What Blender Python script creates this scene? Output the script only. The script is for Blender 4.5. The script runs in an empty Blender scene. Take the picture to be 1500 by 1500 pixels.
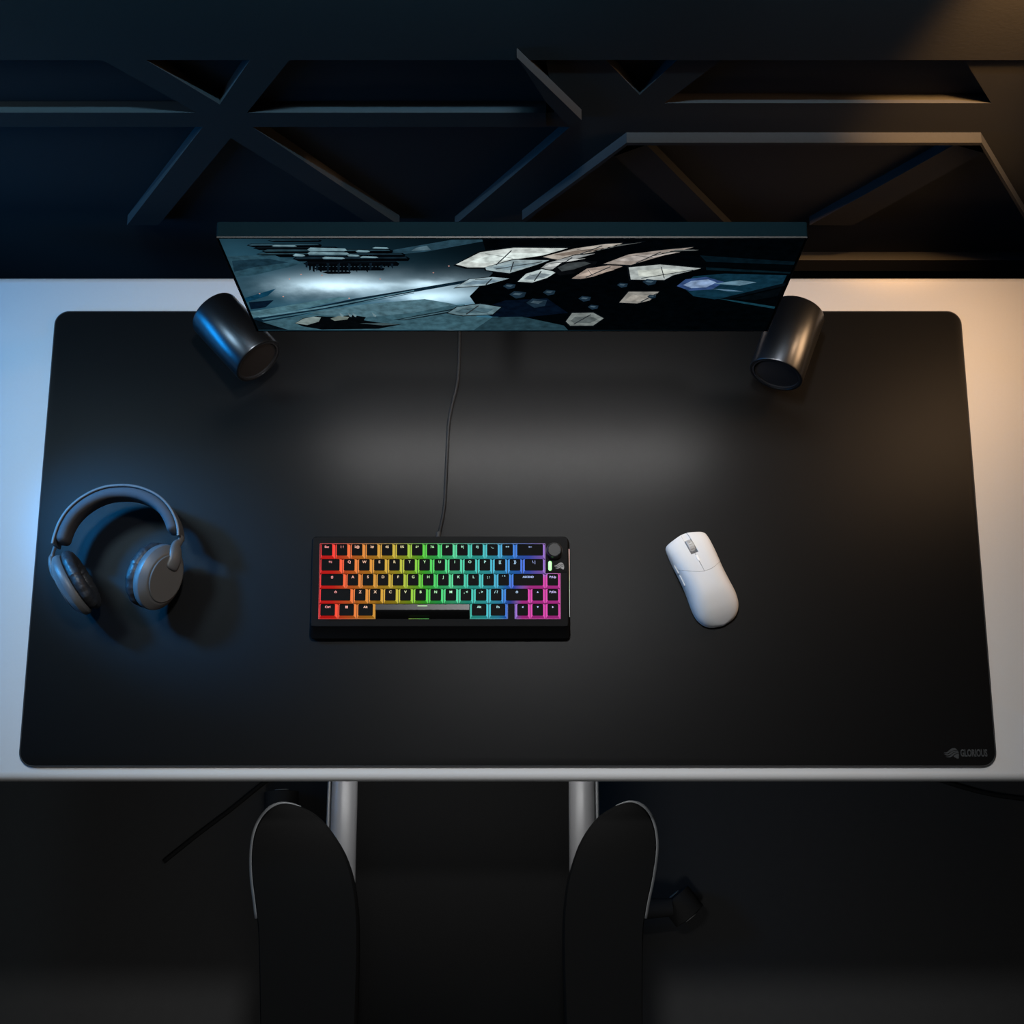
import bpy, bmesh, math, random
from mathutils import Vector, Matrix
random.seed(7)
PI = math.pi
sc = bpy.context.scene
C = sc.collection

# ------------------------------------------------------------------ camera numbers
F = 2240.0; PITCH = math.radians(75.1); CAMZ = 2.675
SP, CP = math.sin(PITCH), math.cos(PITCH)
DESK = 0.75; MAT = 0.754
WALLX = 0.0

def ray(px, py):
    a = (px-750)/F; b = (750-py)/F
    return Vector((a, CP + b*SP, -SP + b*CP))
def on_z(px, py, z):            # point of the horizontal plane at height z
    r = ray(px, py); t = (z-CAMZ)/r.z
    return Vector((r.x*t, r.y*t, z))
def on_y(px, py, y):            # point of the upright plane at distance y
    r = ray(px, py); t = y/r.y
    return Vector((r.x*t, y, CAMZ + r.z*t))

def lin(c):
    return tuple((v/255/12.92 if v/255 <= 0.04045 else ((v/255+0.055)/1.055)**2.4) for v in c)

# ------------------------------------------------------------------ materials
def mat(name, col, rough=0.5, metal=0.0, spec=0.5, bump=0.0, bscale=400, emit=None, es=0.0, coat=0.0, var=0.0, sheen=0.0):
    m = bpy.data.materials.new(name); m.use_nodes = True
    nt = m.node_tree; b = nt.nodes['Principled BSDF']
    b.inputs['Base Color'].default_value = (*col, 1)
    b.inputs['Roughness'].default_value = rough
    b.inputs['Metallic'].default_value = metal
    b.inputs['Specular IOR Level'].default_value = spec
    b.inputs['Coat Weight'].default_value = coat
    b.inputs['Sheen Weight'].default_value = sheen
    if emit:
        b.inputs['Emission Color'].default_value = (*emit, 1)
        b.inputs['Emission Strength'].default_value = es
    if bump or var:
        tc = nt.nodes.new('ShaderNodeTexCoord'); n = nt.nodes.new('ShaderNodeTexNoise')
        n.inputs['Scale'].default_value = bscale; n.inputs['Detail'].default_value = 4
        nt.links.new(tc.outputs['Object'], n.inputs['Vector'])
        if bump:
            bp = nt.nodes.new('ShaderNodeBump'); bp.inputs['Strength'].default_value = bump
            bp.inputs['Distance'].default_value = 0.001
            nt.links.new(n.outputs['Fac'], bp.inputs['Height']); nt.links.new(bp.outputs['Normal'], b.inputs['Normal'])
        if var:
            mx = nt.nodes.new('ShaderNodeMix'); mx.data_type = 'RGBA'
            mx.inputs['A'].default_value = (*[c*(1-var) for c in col], 1)
            mx.inputs['B'].default_value = (*[c*(1+var) for c in col], 1)
            nt.links.new(n.outputs['Fac'], mx.inputs['Factor']); nt.links.new(mx.outputs['Result'], b.inputs['Base Color'])
    return m

M = {}
M['desk'] = mat('desk_laminate', (0.66, 0.66, 0.66), 0.55, spec=0.3, bump=0.03, bscale=300, var=0.02)
M['deskmetal'] = mat('desk_frame_metal', (0.02, 0.02, 0.02), 0.5)
M['mat'] = mat('mat_cloth', (0.0062, 0.0062, 0.0064), 0.37, spec=0.08, bump=0.12, bscale=1800, var=0.08)
M['stitch'] = mat('mat_stitching', (0.035, 0.036, 0.038), 0.7, spec=0.3, bump=0.3, bscale=1500)
M['print'] = mat('mat_print', (0.034, 0.038, 0.040), 0.6, spec=0.3)
M['wall'] = mat('wall_paint', (0.03, 0.031, 0.033), 0.8, spec=0.08, bump=0.1, bscale=250, var=0.08)
M['floor'] = mat('floor_vinyl', (0.034, 0.034, 0.034), 0.75, spec=0.2, bump=0.1, bscale=60, var=0.1)
M['room'] = mat('room_paint', (0.02, 0.02, 0.02), 0.9, spec=0.1, var=0.05, bscale=3)
M['monblack'] = mat('monitor_plastic', (0.003, 0.012, 0.017), 0.8, spec=.04, bump=0.15, bscale=1500)
M['bezel'] = mat('monitor_bezel', (0.012, 0.012, 0.013), 0.4)
M['monedge'] = mat('monitor_edge', (0.05, 0.047, 0.045), 0.4, metal=0.7)
M['speaker'] = mat('speaker_metal', (0.075, 0.08, 0.09), 0.31, metal=0.95)
M['spkring'] = mat('speaker_ring', (0.015, 0.015, 0.017), 0.35)
M['grille'] = mat('speaker_cloth', (0.016, 0.014, 0.014), 0.9, spec=0.1, bump=0.5, bscale=2500, var=0.3)
M['rubber'] = mat('black_rubber', (0.012, 0.012, 0.012), 0.8)
M['hpshell'] = mat('headphone_plastic', (0.095, 0.094, 0.094), 0.42, bump=0.08, bscale=2500)
M['hpcap'] = mat('headphone_cap', (0.085, 0.083, 0.080), 0.55, bump=0.15, bscale=3000)
M['hppad'] = mat('headphone_leather', (0.024, 0.024, 0.026), 0.42, spec=0.5, bump=1.0, bscale=160)
M['hpband'] = mat('headband_fabric', (0.055, 0.055, 0.06), 0.8, bump=0.5, bscale=1800)
M['kcase'] = mat('keyboard_case', (0.0035, 0.0035, 0.0037), 0.6, spec=.1, bump=0.08, bscale=2500)
M['kdark'] = mat('keyboard_well', (0.006, 0.006, 0.006), 0.6)
M['ktop'] = mat('keycap_top', (0.0025, 0.0025, 0.0026), 0.6, spec=0.08, bump=0.08, bscale=2500)
M['spacebar'] = mat('space_bar_gloss', (0.006, 0.006, 0.006), 0.30, spec=0.2)
M['knob'] = mat('knob_metal', (0.010, 0.010, 0.0105), 0.4, spec=.25)
M['logo'] = mat('badge_logo', (0.25, 0.25, 0.25), 0.5)
M['led'] = mat('green_led', (0.3, 0.8, 0.3), 0.4, emit=lin((150, 255, 140)), es=1.3)
M['cable'] = mat('braided_cable', (0.006, 0.006, 0.0065), 0.6, spec=.2, bump=0.9, bscale=900)
M['mouse'] = mat('mouse_shell', (0.64, 0.65, 0.665), 0.5, spec=0.3, bump=0.05, bscale=3000)
M['mousecore'] = mat('mouse_gap', (0.09, 0.09, 0.095), 0.6)
M['wheel'] = mat('mouse_wheel', (0.45, 0.45, 0.45), 0.4)
M['dpi'] = mat('mouse_button_gloss', (0.85, 0.85, 0.85), 0.25)
M['leather'] = mat('chair_leather', (0.005, 0.005, 0.005), 0.8, spec=.03, bump=0.2, bscale=500)
M['bolster'] = mat('chair_bolster', (0.20, 0.20, 0.205), 0.38, spec=0.5)
M['chairpad'] = mat('chair_arm_pad', (0.005, 0.005, 0.005), 0.8, spec=.04, bump=0.15, bscale=900)
M['chairtrim'] = mat('chair_arm_trim', (0.09, 0.095, 0.10), 0.4)
M['chairbase'] = mat('chair_base_plastic', (0.034, 0.034, 0.034), 0.75, spec=.1)
M['cord'] = mat('floor_cord_rubber', (0.012, 0.012, 0.012), 0.8, spec=.1)
M['casterwhite'] = mat('caster_hub', (0.5, 0.5, 0.5), 0.4)

def rgb_mat(name, white, strength, shift=1.6, scale=1.0):
    """rainbow backlight that runs along the keyboard (object coordinates, x)"""
    m = bpy.data.materials.new(name); m.use_nodes = True; nt = m.node_tree; b = nt.nodes['Principled BSDF']
    b.inputs['Base Color'].default_value = (0.03, 0.03, 0.03, 1); b.inputs['Roughness'].default_value = 0.4
    tc = nt.nodes.new('ShaderNodeTexCoord'); sx = nt.nodes.new('ShaderNodeSeparateXYZ')
    nt.links.new(tc.outputs['Object'], sx.inputs[0])
    def mth(op, a, b_):
        n = nt.nodes.new('ShaderNodeMath'); n.operation = op
        for i, v in enumerate((a, b_)):
            if isinstance(v, (int, float)): n.inputs[i].default_value = v
            else: nt.links.new(v, n.inputs[i])
        return n.outputs[0]
    u = mth('DIVIDE', mth('ADD', sx.outputs['X'], 0.1524), 0.3048)
    row = mth('DIVIDE', mth('SUBTRACT', 0.0095, sx.outputs['Y']), 0.03)
    row = mth('MINIMUM', mth('MAXIMUM', row, 0.0), 1.0)
    ex = mth('MULTIPLY', mth('MULTIPLY', mth('MAXIMUM', mth('SUBTRACT', u, 0.745), 0.0), shift), row)
    u2 = mth('MULTIPLY', mth('ADD', u, ex), scale)
    r = nt.nodes.new('ShaderNodeValToRGB'); nt.links.new(u2, r.inputs[0])
    stops = [(0.0, (255, 30, 25)), (.055, (255, 38, 28)), (.105, (250, 95, 40)), (.16, (232, 128, 40)), (.247, (214, 155, 38)), (.31, (205, 178, 45)),
             (.37, (165, 200, 45)), (.43, (85, 212, 50)), (.5, (60, 214, 110)), (.56, (85, 222, 160)), (.62, (55, 198, 175)),
             (.685, (62, 195, 198)), (.747, (62, 172, 215)), (.81, (45, 125, 225)), (.87, (70, 100, 222)), (.935, (165, 115, 220)), (1.0, (225, 60, 175))]
    cr = r.color_ramp
    while len(cr.elements) < len(stops): cr.elements.new(0.5)
    for e, (p, c) in zip(cr.elements, stops):
        e.position = p; l = lin(c); e.color = (*[v*(1-white)+white for v in l], 1)
    nt.links.new(r.outputs['Color'], b.inputs['Emission Color'])
    b.inputs['Emission Strength'].default_value = strength
    return m
M['kglow'] = rgb_mat('keycap_side_glow', 0.03, 0.85)
M['kfront'] = rgb_mat('keycap_front_glow', 0.0, 0.33)
M['klegend'] = rgb_mat('legend_glow', 0.30, 1.1, 0.0, 0.94)
M['kline'] = rgb_mat('well_glow', 0.0, 0.7)

# ------------------------------------------------------------------ mesh helpers
def link(name, verts, faces, m, parent=None, smooth=False, midx=None, sharp=None):
    if isinstance(midx, (int, float)): sharp, midx = midx, None
    me = bpy.data.meshes.new(name); me.from_pydata([tuple(v) for v in verts], [], faces)
    for mm in (m if isinstance(m, (list, tuple)) else [m]): me.materials.append(mm)
    bm = bmesh.new(); bm.from_mesh(me); bmesh.ops.recalc_face_normals(bm, faces=bm.faces); bm.to_mesh(me); bm.free()
    if midx:
        for p, i in zip(me.polygons, midx): p.material_index = i
    if smooth:
        for p in me.polygons: p.use_smooth = True
        if sharp is not None: me.set_sharp_from_angle(angle=math.radians(sharp))
    o = bpy.data.objects.new(name, me); C.objects.link(o)
    if parent: o.parent = parent
    return o
class MB:
    """collects shapes that make up ONE mesh"""
    def __init__(s): s.v = []; s.f = []; s.mi = []
    def add(s, vf, T=None, mi=0):
        v, f = vf; b = len(s.v)
        s.v += [T @ Vector(p) if T else Vector(p) for p in v]
        s.f += [tuple(i+b for i in q) for q in f]; s.mi += [mi]*len(f); return s
    def build(s, name, m, parent=None, smooth=False, sharp=None):
        return link(name, s.v, s.f, m, parent, smooth, s.mi, sharp)
def loft(loops, cap0=True, cap1=True, closed=True):
    n = len(loops[0]); v = [Vector(p) for l in loops for p in l]; f = []
    for i in range(len(loops)-1):
        for j in range(n if closed else n-1):
            a = i*n+j; b = i*n+(j+1) % n
            f.append((a, b, b+n, a+n))
    if cap0: f.append(tuple(range(n))[::-1])
    if cap1: f.append(tuple(range((len(loops)-1)*n, len(loops)*n)))
    return v, f
def lathe(prof, n=48, sx=1, sy=1):
    loops = [[(r*sx*math.cos(2*PI*k/n), r*sy*math.sin(2*PI*k/n), z) for k in range(n)] for r, z in prof]
    return loft(loops, prof[0][0] > 1e-6, prof[-1][0] > 1e-6)
def rrect(w, d, r, z=0, n=8, cx=0, cy=0):
    p = []
    for k, (sx, sy) in enumerate(((1, 1), (-1, 1), (-1, -1), (1, -1))):
        for i in range(n+1):
            a = k*PI/2 + i/n*PI/2
            p.append((cx+sx*(w/2-r)+r*math.cos(a), cy+sy*(d/2-r)+r*math.sin(a), z))
    return p
def rslab(w, d, z0, z1, r, b, cx=0, cy=0, n=8, bb=None):
    bb = b if bb is None else bb; L = []
    for i in range(4):
        a = i/3*PI/2; q = bb*(1-math.sin(a)); L.append(rrect(w-2*q, d-2*q, max(r-q, 1e-4), z0+bb*(1-math.cos(a)), n, cx, cy))
    for i in range(4):
        a = i/3*PI/2; q = b*(1-math.cos(a)); L.append(rrect(w-2*q, d-2*q, max(r-q, 1e-4), z1-b*(1-math.sin(a)), n, cx, cy))
    return loft(L)
def box(x0, x1, y0, y1, z0, z1):
    v = [(x, y, z) for z in (z0, z1) for y in (y0, y1) for x in (x0, x1)]
    return v, [(0, 2, 3, 1), (4, 5, 7, 6), (0, 1, 5, 4), (1, 3, 7, 5), (3, 2, 6, 7), (2, 0, 4, 6)]
def smooth_path(pts, per=8):
    P = [Vector(p) for p in pts]; out = []
    for i in range(len(P)-1):
        p0 = P[max(i-1, 0)]; p1 = P[i]; p2 = P[i+1]; p3 = P[min(i+2, len(P)-1)]
        for k in range(per):
            t = k/per
            out.append(0.5*((2*p1)+(p2-p0)*t+(2*p0-5*p1+4*p2-p3)*t*t+(-p0+3*p1-3*p2+p3)*t**3))
    out.append(P[-1]); return out
def tube(path, r, n=10, sec=None, up=Vector((0, 0, 1)), caps=True):
    """sweep; r number or list; sec: optional list of (a,b) section points (a along side, b along up)"""
    L = []
    for i, p in enumerate(path):
        t = (path[min(i+1, len(path)-1)]-path[max(i-1, 0)]).normalized()
        s = t.cross(up).normalized(); u = s.cross(t)
        rr = r[i] if isinstance(r, (list, tuple)) else r
        S = sec or [(math.cos(2*PI*k/n), math.sin(2*PI*k/n)) for k in range(n)]
        L.append([p + s*(a*rr) + u*(b*rr) for a, b in S])
    return loft(L, caps, caps)
def prism(poly, d0, d1, ax='z'):
    """poly of 2D points extruded between d0 and d1 along ax"""
    def P(a, b, d): return (a, b, d) if ax == 'z' else (a, d, b)
    n = len(poly)
    v = [P(a, b, d0) for a, b in poly]+[P(a, b, d1) for a, b in poly]
    f = [tuple(range(n)), tuple(range(n, 2*n))[::-1]]+[(i, (i+1) % n, (i+1) % n+n, i+n) for i in range(n)]
    return v, f
def text_mesh(s, size, ext=0.00006, sx=1.0, bold=0.0):
    cu = bpy.data.curves.new('txt', 'FONT'); cu.body = s; cu.size = size; cu.extrude = ext; cu.offset = bold
    cu.align_x = 'CENTER'; cu.align_y = 'CENTER'; cu.resolution_u = 3
    o = bpy.data.objects.new('txt', cu); C.objects.link(o)
    dg = bpy.context.evaluated_depsgraph_get(); me = bpy.data.meshes.new_from_object(o.evaluated_get(dg))
    v = [Vector((q.co.x*sx, q.co.y, q.co.z)) for q in me.vertices]; f = [tuple(p.vertices) for p in me.polygons]
    bpy.data.objects.remove(o); bpy.data.meshes.remove(me); bpy.data.curves.remove(cu)
    return v, f
def thing(name, label, cat, loc=(0, 0, 0), rz=0.0, group=None):
    o = bpy.data.objects.new(name, None); C.objects.link(o); o.empty_display_size = 0.05
    o.location = loc; o.rotation_euler = (0, 0, rz); tag(o, label, cat, group); return o
def tag(o, label, cat, group=None):
    o['label'] = label; o['category'] = cat
    if group: o['group'] = group
    return o
def struct(o): o['kind'] = 'structure'; return o

# flowing-hair head emblem, in units of its own height (x right, y up)
EMB = []
def _e(pts): return [((x-697)/107, (473-y)/107) for x, y in pts]
EMB.append(_e([(772, 476), (768, 488), (771, 497), (766, 502), (767, 516), (760, 526), (748, 524), (735, 513), (716, 507), (722, 494), (738, 484), (755, 477)]))
EMB.append(_e([(770, 470), (752, 472), (735, 478), (720, 488), (704, 503), (684, 511), (660, 512), (637, 505), (660, 505), (682, 498), (700, 482), (722, 468), (745, 462), (768, 462)]))
EMB.append(_e([(767, 458), (742, 457), (720, 463), (700, 476), (680, 490), (655, 495), (638, 490), (620, 474), (640, 482), (664, 482), (686, 468), (706, 454), (730, 449), (763, 449)]))
EMB.append(_e([(760, 444), (732, 444), (706, 449), (682, 463), (664, 474), (640, 474), (622, 463), (644, 465), (664, 456), (690, 434), (716, 422), (742, 425)]))
def emblem(h):
    b = MB()
    for p in EMB: b.add(prism([(x*h, y*h) for x, y in p], -0.00004, 0.00008))
    return b.v, b.f

# ------------------------------------------------------------------ room shell
WY = 0.945                                           # recessed wall plane
struct(link('floor', *box(-2.4, 2.4, -2.2, WY+0.1, -0.05, 0), M['floor']))
struct(link('wall_back', *box(-2.4, 2.4, WY, WY+0.1, 0, 3.1), M['wall']))
struct(link('wall_left', *box(-2.5, -2.4, -2.2, WY+0.1, 0, 3.1), M['room']))
struct(link('wall_right', *box(2.4, 2.5, -2.2, WY+0.1, 0, 3.1), M['room']))
struct(link('wall_front', *box(-2.5, 2.5, -2.3, -2.2, 0, 3.1), M['room']))
struct(link('ceiling', *box(-2.5, 2.5, -2.3, WY+0.1, 3.1, 3.15), M['room']))
def relief(name, px, yf):
    poly = [(p.x, p.z) for p in (on_y(a, b, yf) for a, b in px)]
    return struct(link(name, *prism(poly, yf, WY, 'y'), M['wall']))
# star-shaped frame on the left: bar with four diagonal arms
relief('trim_1', [(-150, 186), (297, 186), (186, 330), (232, 330), (338, 202), (545, 330), (585, 330), (370, 186), (800, 186), (800, 165),
                  (362, 165), (424, 88), (366, 88), (322, 153), (214, 88), (150, 88), (288, 165), (-150, 165)], 0.930)
# right frame: broad hub, rail and arms
relief('trim_2', [(835, 186), (666, 330), (765, 330), (918, 209), (1438, 209), (1530, 362), (1720, 362), (1720, 88), (1413, 88), (1452, 151),
                  (973, 151), (1057, 88), (992, 88), (937, 139), (888, 88), (800, 88), (812, 165), (800, 165), (800, 186)], 0.932)
# thin lip of the protruding trapezoid
relief('trim_3', [(765, 322), (918, 209), (1438, 209), (1530, 362), (1528, 368), (1436, 213), (919, 213), (766, 327)], 0.918)
# slim diagonal rib beside the hub
relief('trim_4', [(852, 176), (757, 84), (800, 150), (835, 186)], 0.918)
# arms inside the trapezoid
relief('trim_5', [(947, 212), (1080, 345), (1030, 345), (900, 229)], 0.932)
relief('trim_6', [(1398, 212), (1186, 330), (1250, 330), (1440, 224)], 0.932)
# low rail and header board
relief('trim_7', [(1120, 381), (1700, 381), (1700, 397), (1120, 397)], 0.932)
relief('trim_8', [(-200, 88), (1750, 88), (1800, -420), (-300, -420)], 0.930)

# ------------------------------------------------------------------ desk
DB = on_z(750, 405, DESK).y; DF = on_z(750, 1143.5, DESK-0.008).y
dk = thing('desk', 'long white-topped desk running across the whole picture under the black mat', 'desk', (0, (DB+DF)/2, 0))
link('desk_top', *rslab(1.66, DB-DF, DESK-0.028, DESK, 0.012, 0.009, n=4), M['desk'], dk, True, 40)
for s in (-1, 1):
    b = MB(); b.add(box(s*0.62-0.035, s*0.62+0.035, 0.02, 0.09, 0.02, DESK-0.028)); b.add(box(s*0.62-0.035, s*0.62+0.035, -0.22, 0.26, 0, 0.03))
    b.build('leg', M['deskmetal'], dk)
link('crossbar', *box(-0.585, 0.585, 0.035, 0.075, DESK-0.09, DESK-0.03), M['deskmetal'], dk)

# ------------------------------------------------------------------ desk mat
ML = [on_z(80.7, 455, MAT), on_z(1408, 455, MAT), on_z(25.5, 1124, MAT), on_z(1461.5, 1124, MAT)]
mw = ((ML[1].x-ML[0].x)+(ML[3].x-ML[2].x))/2; md = ML[0].y-ML[2].y
mc = Vector(((ML[0].x+ML[1].x+ML[2].x+ML[3].x)/4, (ML[0].y+ML[2].y)/2, DESK))
mt = thing('desk_mat', 'big black cloth desk mat with rounded corners lying on the white desk', 'desk mat', mc)
link('cloth', *rslab(mw-0.003, md-0.003, 0.0002, 0.004, 0.018, 0.0006, n=10), M['mat'], mt, True, 40)
ring = [Vector(p) for p in rrect(mw-0.003, md-0.003, 0.018, 0.0028, 10)]; ring.append(ring[0])
link('stitched_edge', *tube(ring, 0.0014, 8, caps=False), M['stitch'], mt, True)
em = on_z(1393.5, 1103.5, MAT)-mc
lg = MB().add(emblem(0.0137), Matrix.Translation((em.x, em.y, 0.00405))).build('logo', M['print'], mt); lg['label'] = 'dark grey printed head with streaming hair'
tx = on_z(1426.5, 1103.5, MAT)-mc
MB().add(text_mesh('GLORIOUS', 0.0124, 0.00005, 0.553, 0.00045), Matrix.Translation((tx.x, tx.y, 0.0041))).build('lettering', M['print'], mt)

# ------------------------------------------------------------------ monitor
MY = 0.679
tl = on_y(315.5, 347.5, MY); tr = on_y(1184.5, 347.5, MY); bl = on_y(376, 484.5, MY); br = on_y(1124, 484.5, MY)
mx0 = (tl.x+bl.x)/2; mx1 = (tr.x+br.x)/2; mz1 = tl.z; mz0 = bl.z
tb = on_y(750, 325.5, MY); TH = 0.0175
mo = thing('monitor', 'wide flat monitor standing at the back of the desk, showing a blue space scene', 'monitor', (0, MY, DESK))
z0 = mz0-DESK; z1 = mz1-DESK
def rot_slab(w, d, y0, y1, r, b, cx, cz):      # slab standing upright, thickness y0..y1
    v, f = rslab(w, d, -y1, -y0, r, b, n=4)
    return [Vector((p.x+cx, -p.z, p.y+cz)) for p in v], f
link('housing', *rot_slab(mx1-mx0, z1-z0, 0.0008, TH, 0.003, 0.0008, 0, (z0+z1)/2), M['monblack'], mo, True, 40)
b = MB(); w = 0.0009
for (xa, xb, za, zb) in ((mx0, mx1, z1-w, z1), (mx0, mx1, z0, z0+w), (mx0, mx0+w, z0, z1), (mx1-w, mx1, z0, z1)):
    b.add(box(xa, xb, -0.0009, 0.001, za, zb))
b.build('front_frame', M['monedge'], mo)
b = MB().add(rot_slab(0.40, 0.17, TH, 0.042, 0.02, 0.012, 0, (z0+z1)/2-0.02)).build('back_bulge', M['monblack'], mo, True, 40)
b = MB().add(box(-0.012, 0.012, .122, .138, 0.008, z0-.012)); b.build('stand_column', M['monblack'], mo)
sa = tube([Vector((0, .040, z0+.10)), Vector((0, .075, z0+.055)), Vector((0, .128, z0-.03))], .012, 12, up=Vector((1, 0, 0)))
link('stand_arm', *sa, M['monblack'], mo, True, 50)
link('stand_foot', *rslab(0.18, 0.044, 0.0002, 0.010, 0.01, 0.002, 0, 0.139), M['monblack'], mo, True, 40)

# picture on the screen: glow spots in nodes, angular shapes as flat coloured facets
def screen_material():
    m = bpy.data.materials.new('screen_glow'); m.use_nodes = True; nt = m.node_tree; nt.nodes.clear()
    out = nt.nodes.new('ShaderNodeOutputMaterial'); e = nt.nodes.new('ShaderNodeEmission'); nt.links.new(e.outputs[0], out.inputs[0])
    tc = nt.nodes.new('ShaderNodeTexCoord'); mp = nt.nodes.new('ShaderNodeSeparateXYZ')
    nz = nt.nodes.new('ShaderNodeTexNoise'); nz.inputs['Scale'].default_value = 26; nz.inputs['Detail'].default_value = 6
    nt.links.new(tc.outputs['Object'], nz.inputs['Vector']); nt.links.new(tc.outputs['Object'], mp.inputs[0])
    def mth(op, a, b_=0.0):
        n = nt.nodes.new('ShaderNodeMath'); n.operation = op
        for i, v in enumerate((a, b_)):
            if isinstance(v, (int, float)): n.inputs[i].default_value = v
            else: nt.links.new(v, n.inputs[i])
        return n.outputs[0]
    nf = mth('SUBTRACT', nz.outputs['Fac'], 0.5)
    X = mth('ADD', mp.outputs['X'], mth('MULTIPLY', nf, 0.05)); Z = mth('ADD', mp.outputs['Z'], mth('MULTIPLY', nf, 0.03))
    def blob(px, py, rx, ry, amp):
        p = on_y(px, py, MY); q = on_y(px+rx, py, MY); s = on_y(px, py+ry, MY)
        a = mth('DIVIDE', mth('SUBTRACT', X, p.x), abs(q.x-p.x)); c = mth('DIVIDE', mth('SUBTRACT', Z, p.z-DESK), abs(s.z-p.z))
        d = mth('ADD', mth('MULTIPLY', a, a), mth('MULTIPLY', c, c))
        return mth('MULTIPLY', mth('EXPONENT', mth('MULTIPLY', d, -1.0)), amp)
    def total(L):
        t = L[0]
        for q in L[1:]: t = mth('ADD', t, q)
        return t
    white = total([blob(482, 418, 58, 10, .75), blob(500, 417, 85, 17, .4), blob(555, 418, 60, 4, .4), blob(628, 414, 26, 6, .7), blob(634, 434, 48, 9, .8), blob(655, 476, 27, 5, .75), blob(660, 425, 80, 18, .3), blob(1022, 413, 22, 5, .9), blob(1080, 411, 24, 3.5, .75), blob(1070, 422, 45, 7, .25)])
    teal = total([blob(430, 430, 190, 65, .07), blob(620, 465, 230, 22, .16), blob(350, 380, 70, 40, .06), blob(1070, 425, 100, 22, .10), blob(640, 445, 120, 30, .12)])
    base = nt.nodes.new('ShaderNodeVectorMath'); base.operation = 'SCALE'; base.inputs[0].default_value = (.18, .66, 1.0); nt.links.new(mth('MULTIPLY', teal, mth('ADD', nz.outputs['Fac'], .5)), base.inputs['Scale'])
    wh = nt.nodes.new('ShaderNodeVectorMath'); wh.operation = 'SCALE'; wh.inputs[0].default_value = (.66, .88, 1.0); nt.links.new(mth('MULTIPLY', white, mth('ADD', nz.outputs['Fac'], .5)), wh.inputs['Scale'])
    ad = nt.nodes.new('ShaderNodeVectorMath'); ad.operation = 'ADD'; nt.links.new(base.outputs[0], ad.inputs[0]); nt.links.new(wh.outputs[0], ad.inputs[1])
    a2 = nt.nodes.new('ShaderNodeVectorMath'); a2.operation = 'ADD'; nt.links.new(ad.outputs[0], a2.inputs[0]); a2.inputs[1].default_value = (.0006, .002, .0035)
    nt.links.new(a2.outputs[0], e.inputs['Color']); e.inputs['Strength'].default_value = 1.0
    return m
def facet_material():
    m = bpy.data.materials.new('screen_shapes'); m.use_nodes = True; nt = m.node_tree; nt.nodes.clear()
    out = nt.nodes.new('ShaderNodeOutputMaterial'); e = nt.nodes.new('ShaderNodeEmission'); nt.links.new(e.outputs[0], out.inputs[0])
    a = nt.nodes.new('ShaderNodeAttribute'); a.attribute_name = 'pic'
    tc = nt.nodes.new('ShaderNodeTexCoord'); nz = nt.nodes.new('ShaderNodeTexNoise'); nz.inputs['Scale'].default_value = 90; nz.inputs['Detail'].default_value = 5
    nt.links.new(tc.outputs['Object'], nz.inputs['Vector'])
    mr = nt.nodes.new('ShaderNodeMapRange'); mr.inputs['From Min'].default_value = .3; mr.inputs['From Max'].default_value = .7; mr.inputs['To Min'].default_value = .55; mr.inputs['To Max'].default_value = 1.25
    nt.links.new(nz.outputs['Fac'], mr.inputs['Value'])
    v = nt.nodes.new('ShaderNodeVectorMath'); v.operation = 'SCALE'; nt.links.new(a.outputs['Color'], v.inputs[0]); nt.links.new(mr.outputs[0], v.inputs['Scale'])
    nt.links.new(v.outputs[0], e.inputs['Color']); return m
scr = link('screen', [(mx0+.003, -.0006, z0+.0025), (mx1-.003, -.0006, z0+.0025), (mx1-.003, -.0006, z1-.0025), (mx0+.003, -.0006, z1-.0025)], [(0, 1, 2, 3)], screen_material(), mo)
PV = []; PF = []; PC = []
def A(x, y): return (300+x/3.261, 310+y/3.261)
def B(x, y): return (740+x/3.261, 310+y/3.261)
def shape(pts, col, k=1.0):
    ly = -0.0006-0.000004*(len(PF)+1); b0 = len(PV); l = lin(col)
    for (px, py) in pts:
        p = on_y(px, py, MY)
        PV.append((min(max(p.x, mx0+.003), mx1-.003), ly, min(max(p.z-DESK, z0+.0025), z1-.0025)))
    PF.append(tuple(range(b0, len(PV)))); PC.append((*[c*k for c in l], 1))
def SA(pts, col, k=1): shape([A(*p) for p in pts], col, k)
def SB(pts, col, k=1): shape([B(*p) for p in pts], col, k)
# far decks and planks
SA([(105, 210), (330, 205), (470, 240), (420, 258), (240, 300), (130, 310)], (40, 72, 86))
SA([(130, 232), (300, 222), (400, 240), (240, 262), (140, 285)], (24, 50, 64))
SA([(900, 180), (1180, 132), (1380, 130), (1060, 188), (900, 205)], (38, 66, 80))
SA([(1010, 170), (1060, 160), (1080, 180), (985, 185)], (78, 104, 116))
SA([(190, 410), (340, 365), (300, 400), (200, 430)], (14, 60, 84))
SA([(210, 430), (330, 420), (290, 455), (220, 465)], (6, 22, 38))
SA([(218, 475), (520, 425), (640, 405), (700, 408), (470, 462), (225, 505)], (74, 112, 124))
SA([(225, 508), (470, 464), (720, 412), (1245, 325), (1290, 330), (830, 412), (420, 500), (240, 530)], (12, 34, 48))
SA([(250, 498), (560, 452), (1000, 372), (1000, 376), (560, 460), (260, 504)], (86, 126, 140))
SA([(270, 512), (560, 466), (1000, 384), (1000, 387), (560, 472), (280, 517)], (60, 98, 112))
SA([(240, 530), (400, 505), (600, 470), (900, 470), (1240, 440), (1300, 500), (1500, 515), (1500, 562), (248, 562)], (58, 92, 104))
SA([(500, 480), (760, 440), (1050, 415), (1200, 440), (1000, 480), (700, 510)], (78, 112, 124))
SA([(900, 515), (1205, 458), (1240, 470), (960, 516)], (14, 30, 38))
SA([(930, 512), (1205, 464), (1210, 467), (950, 514)], (70, 100, 110))
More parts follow.
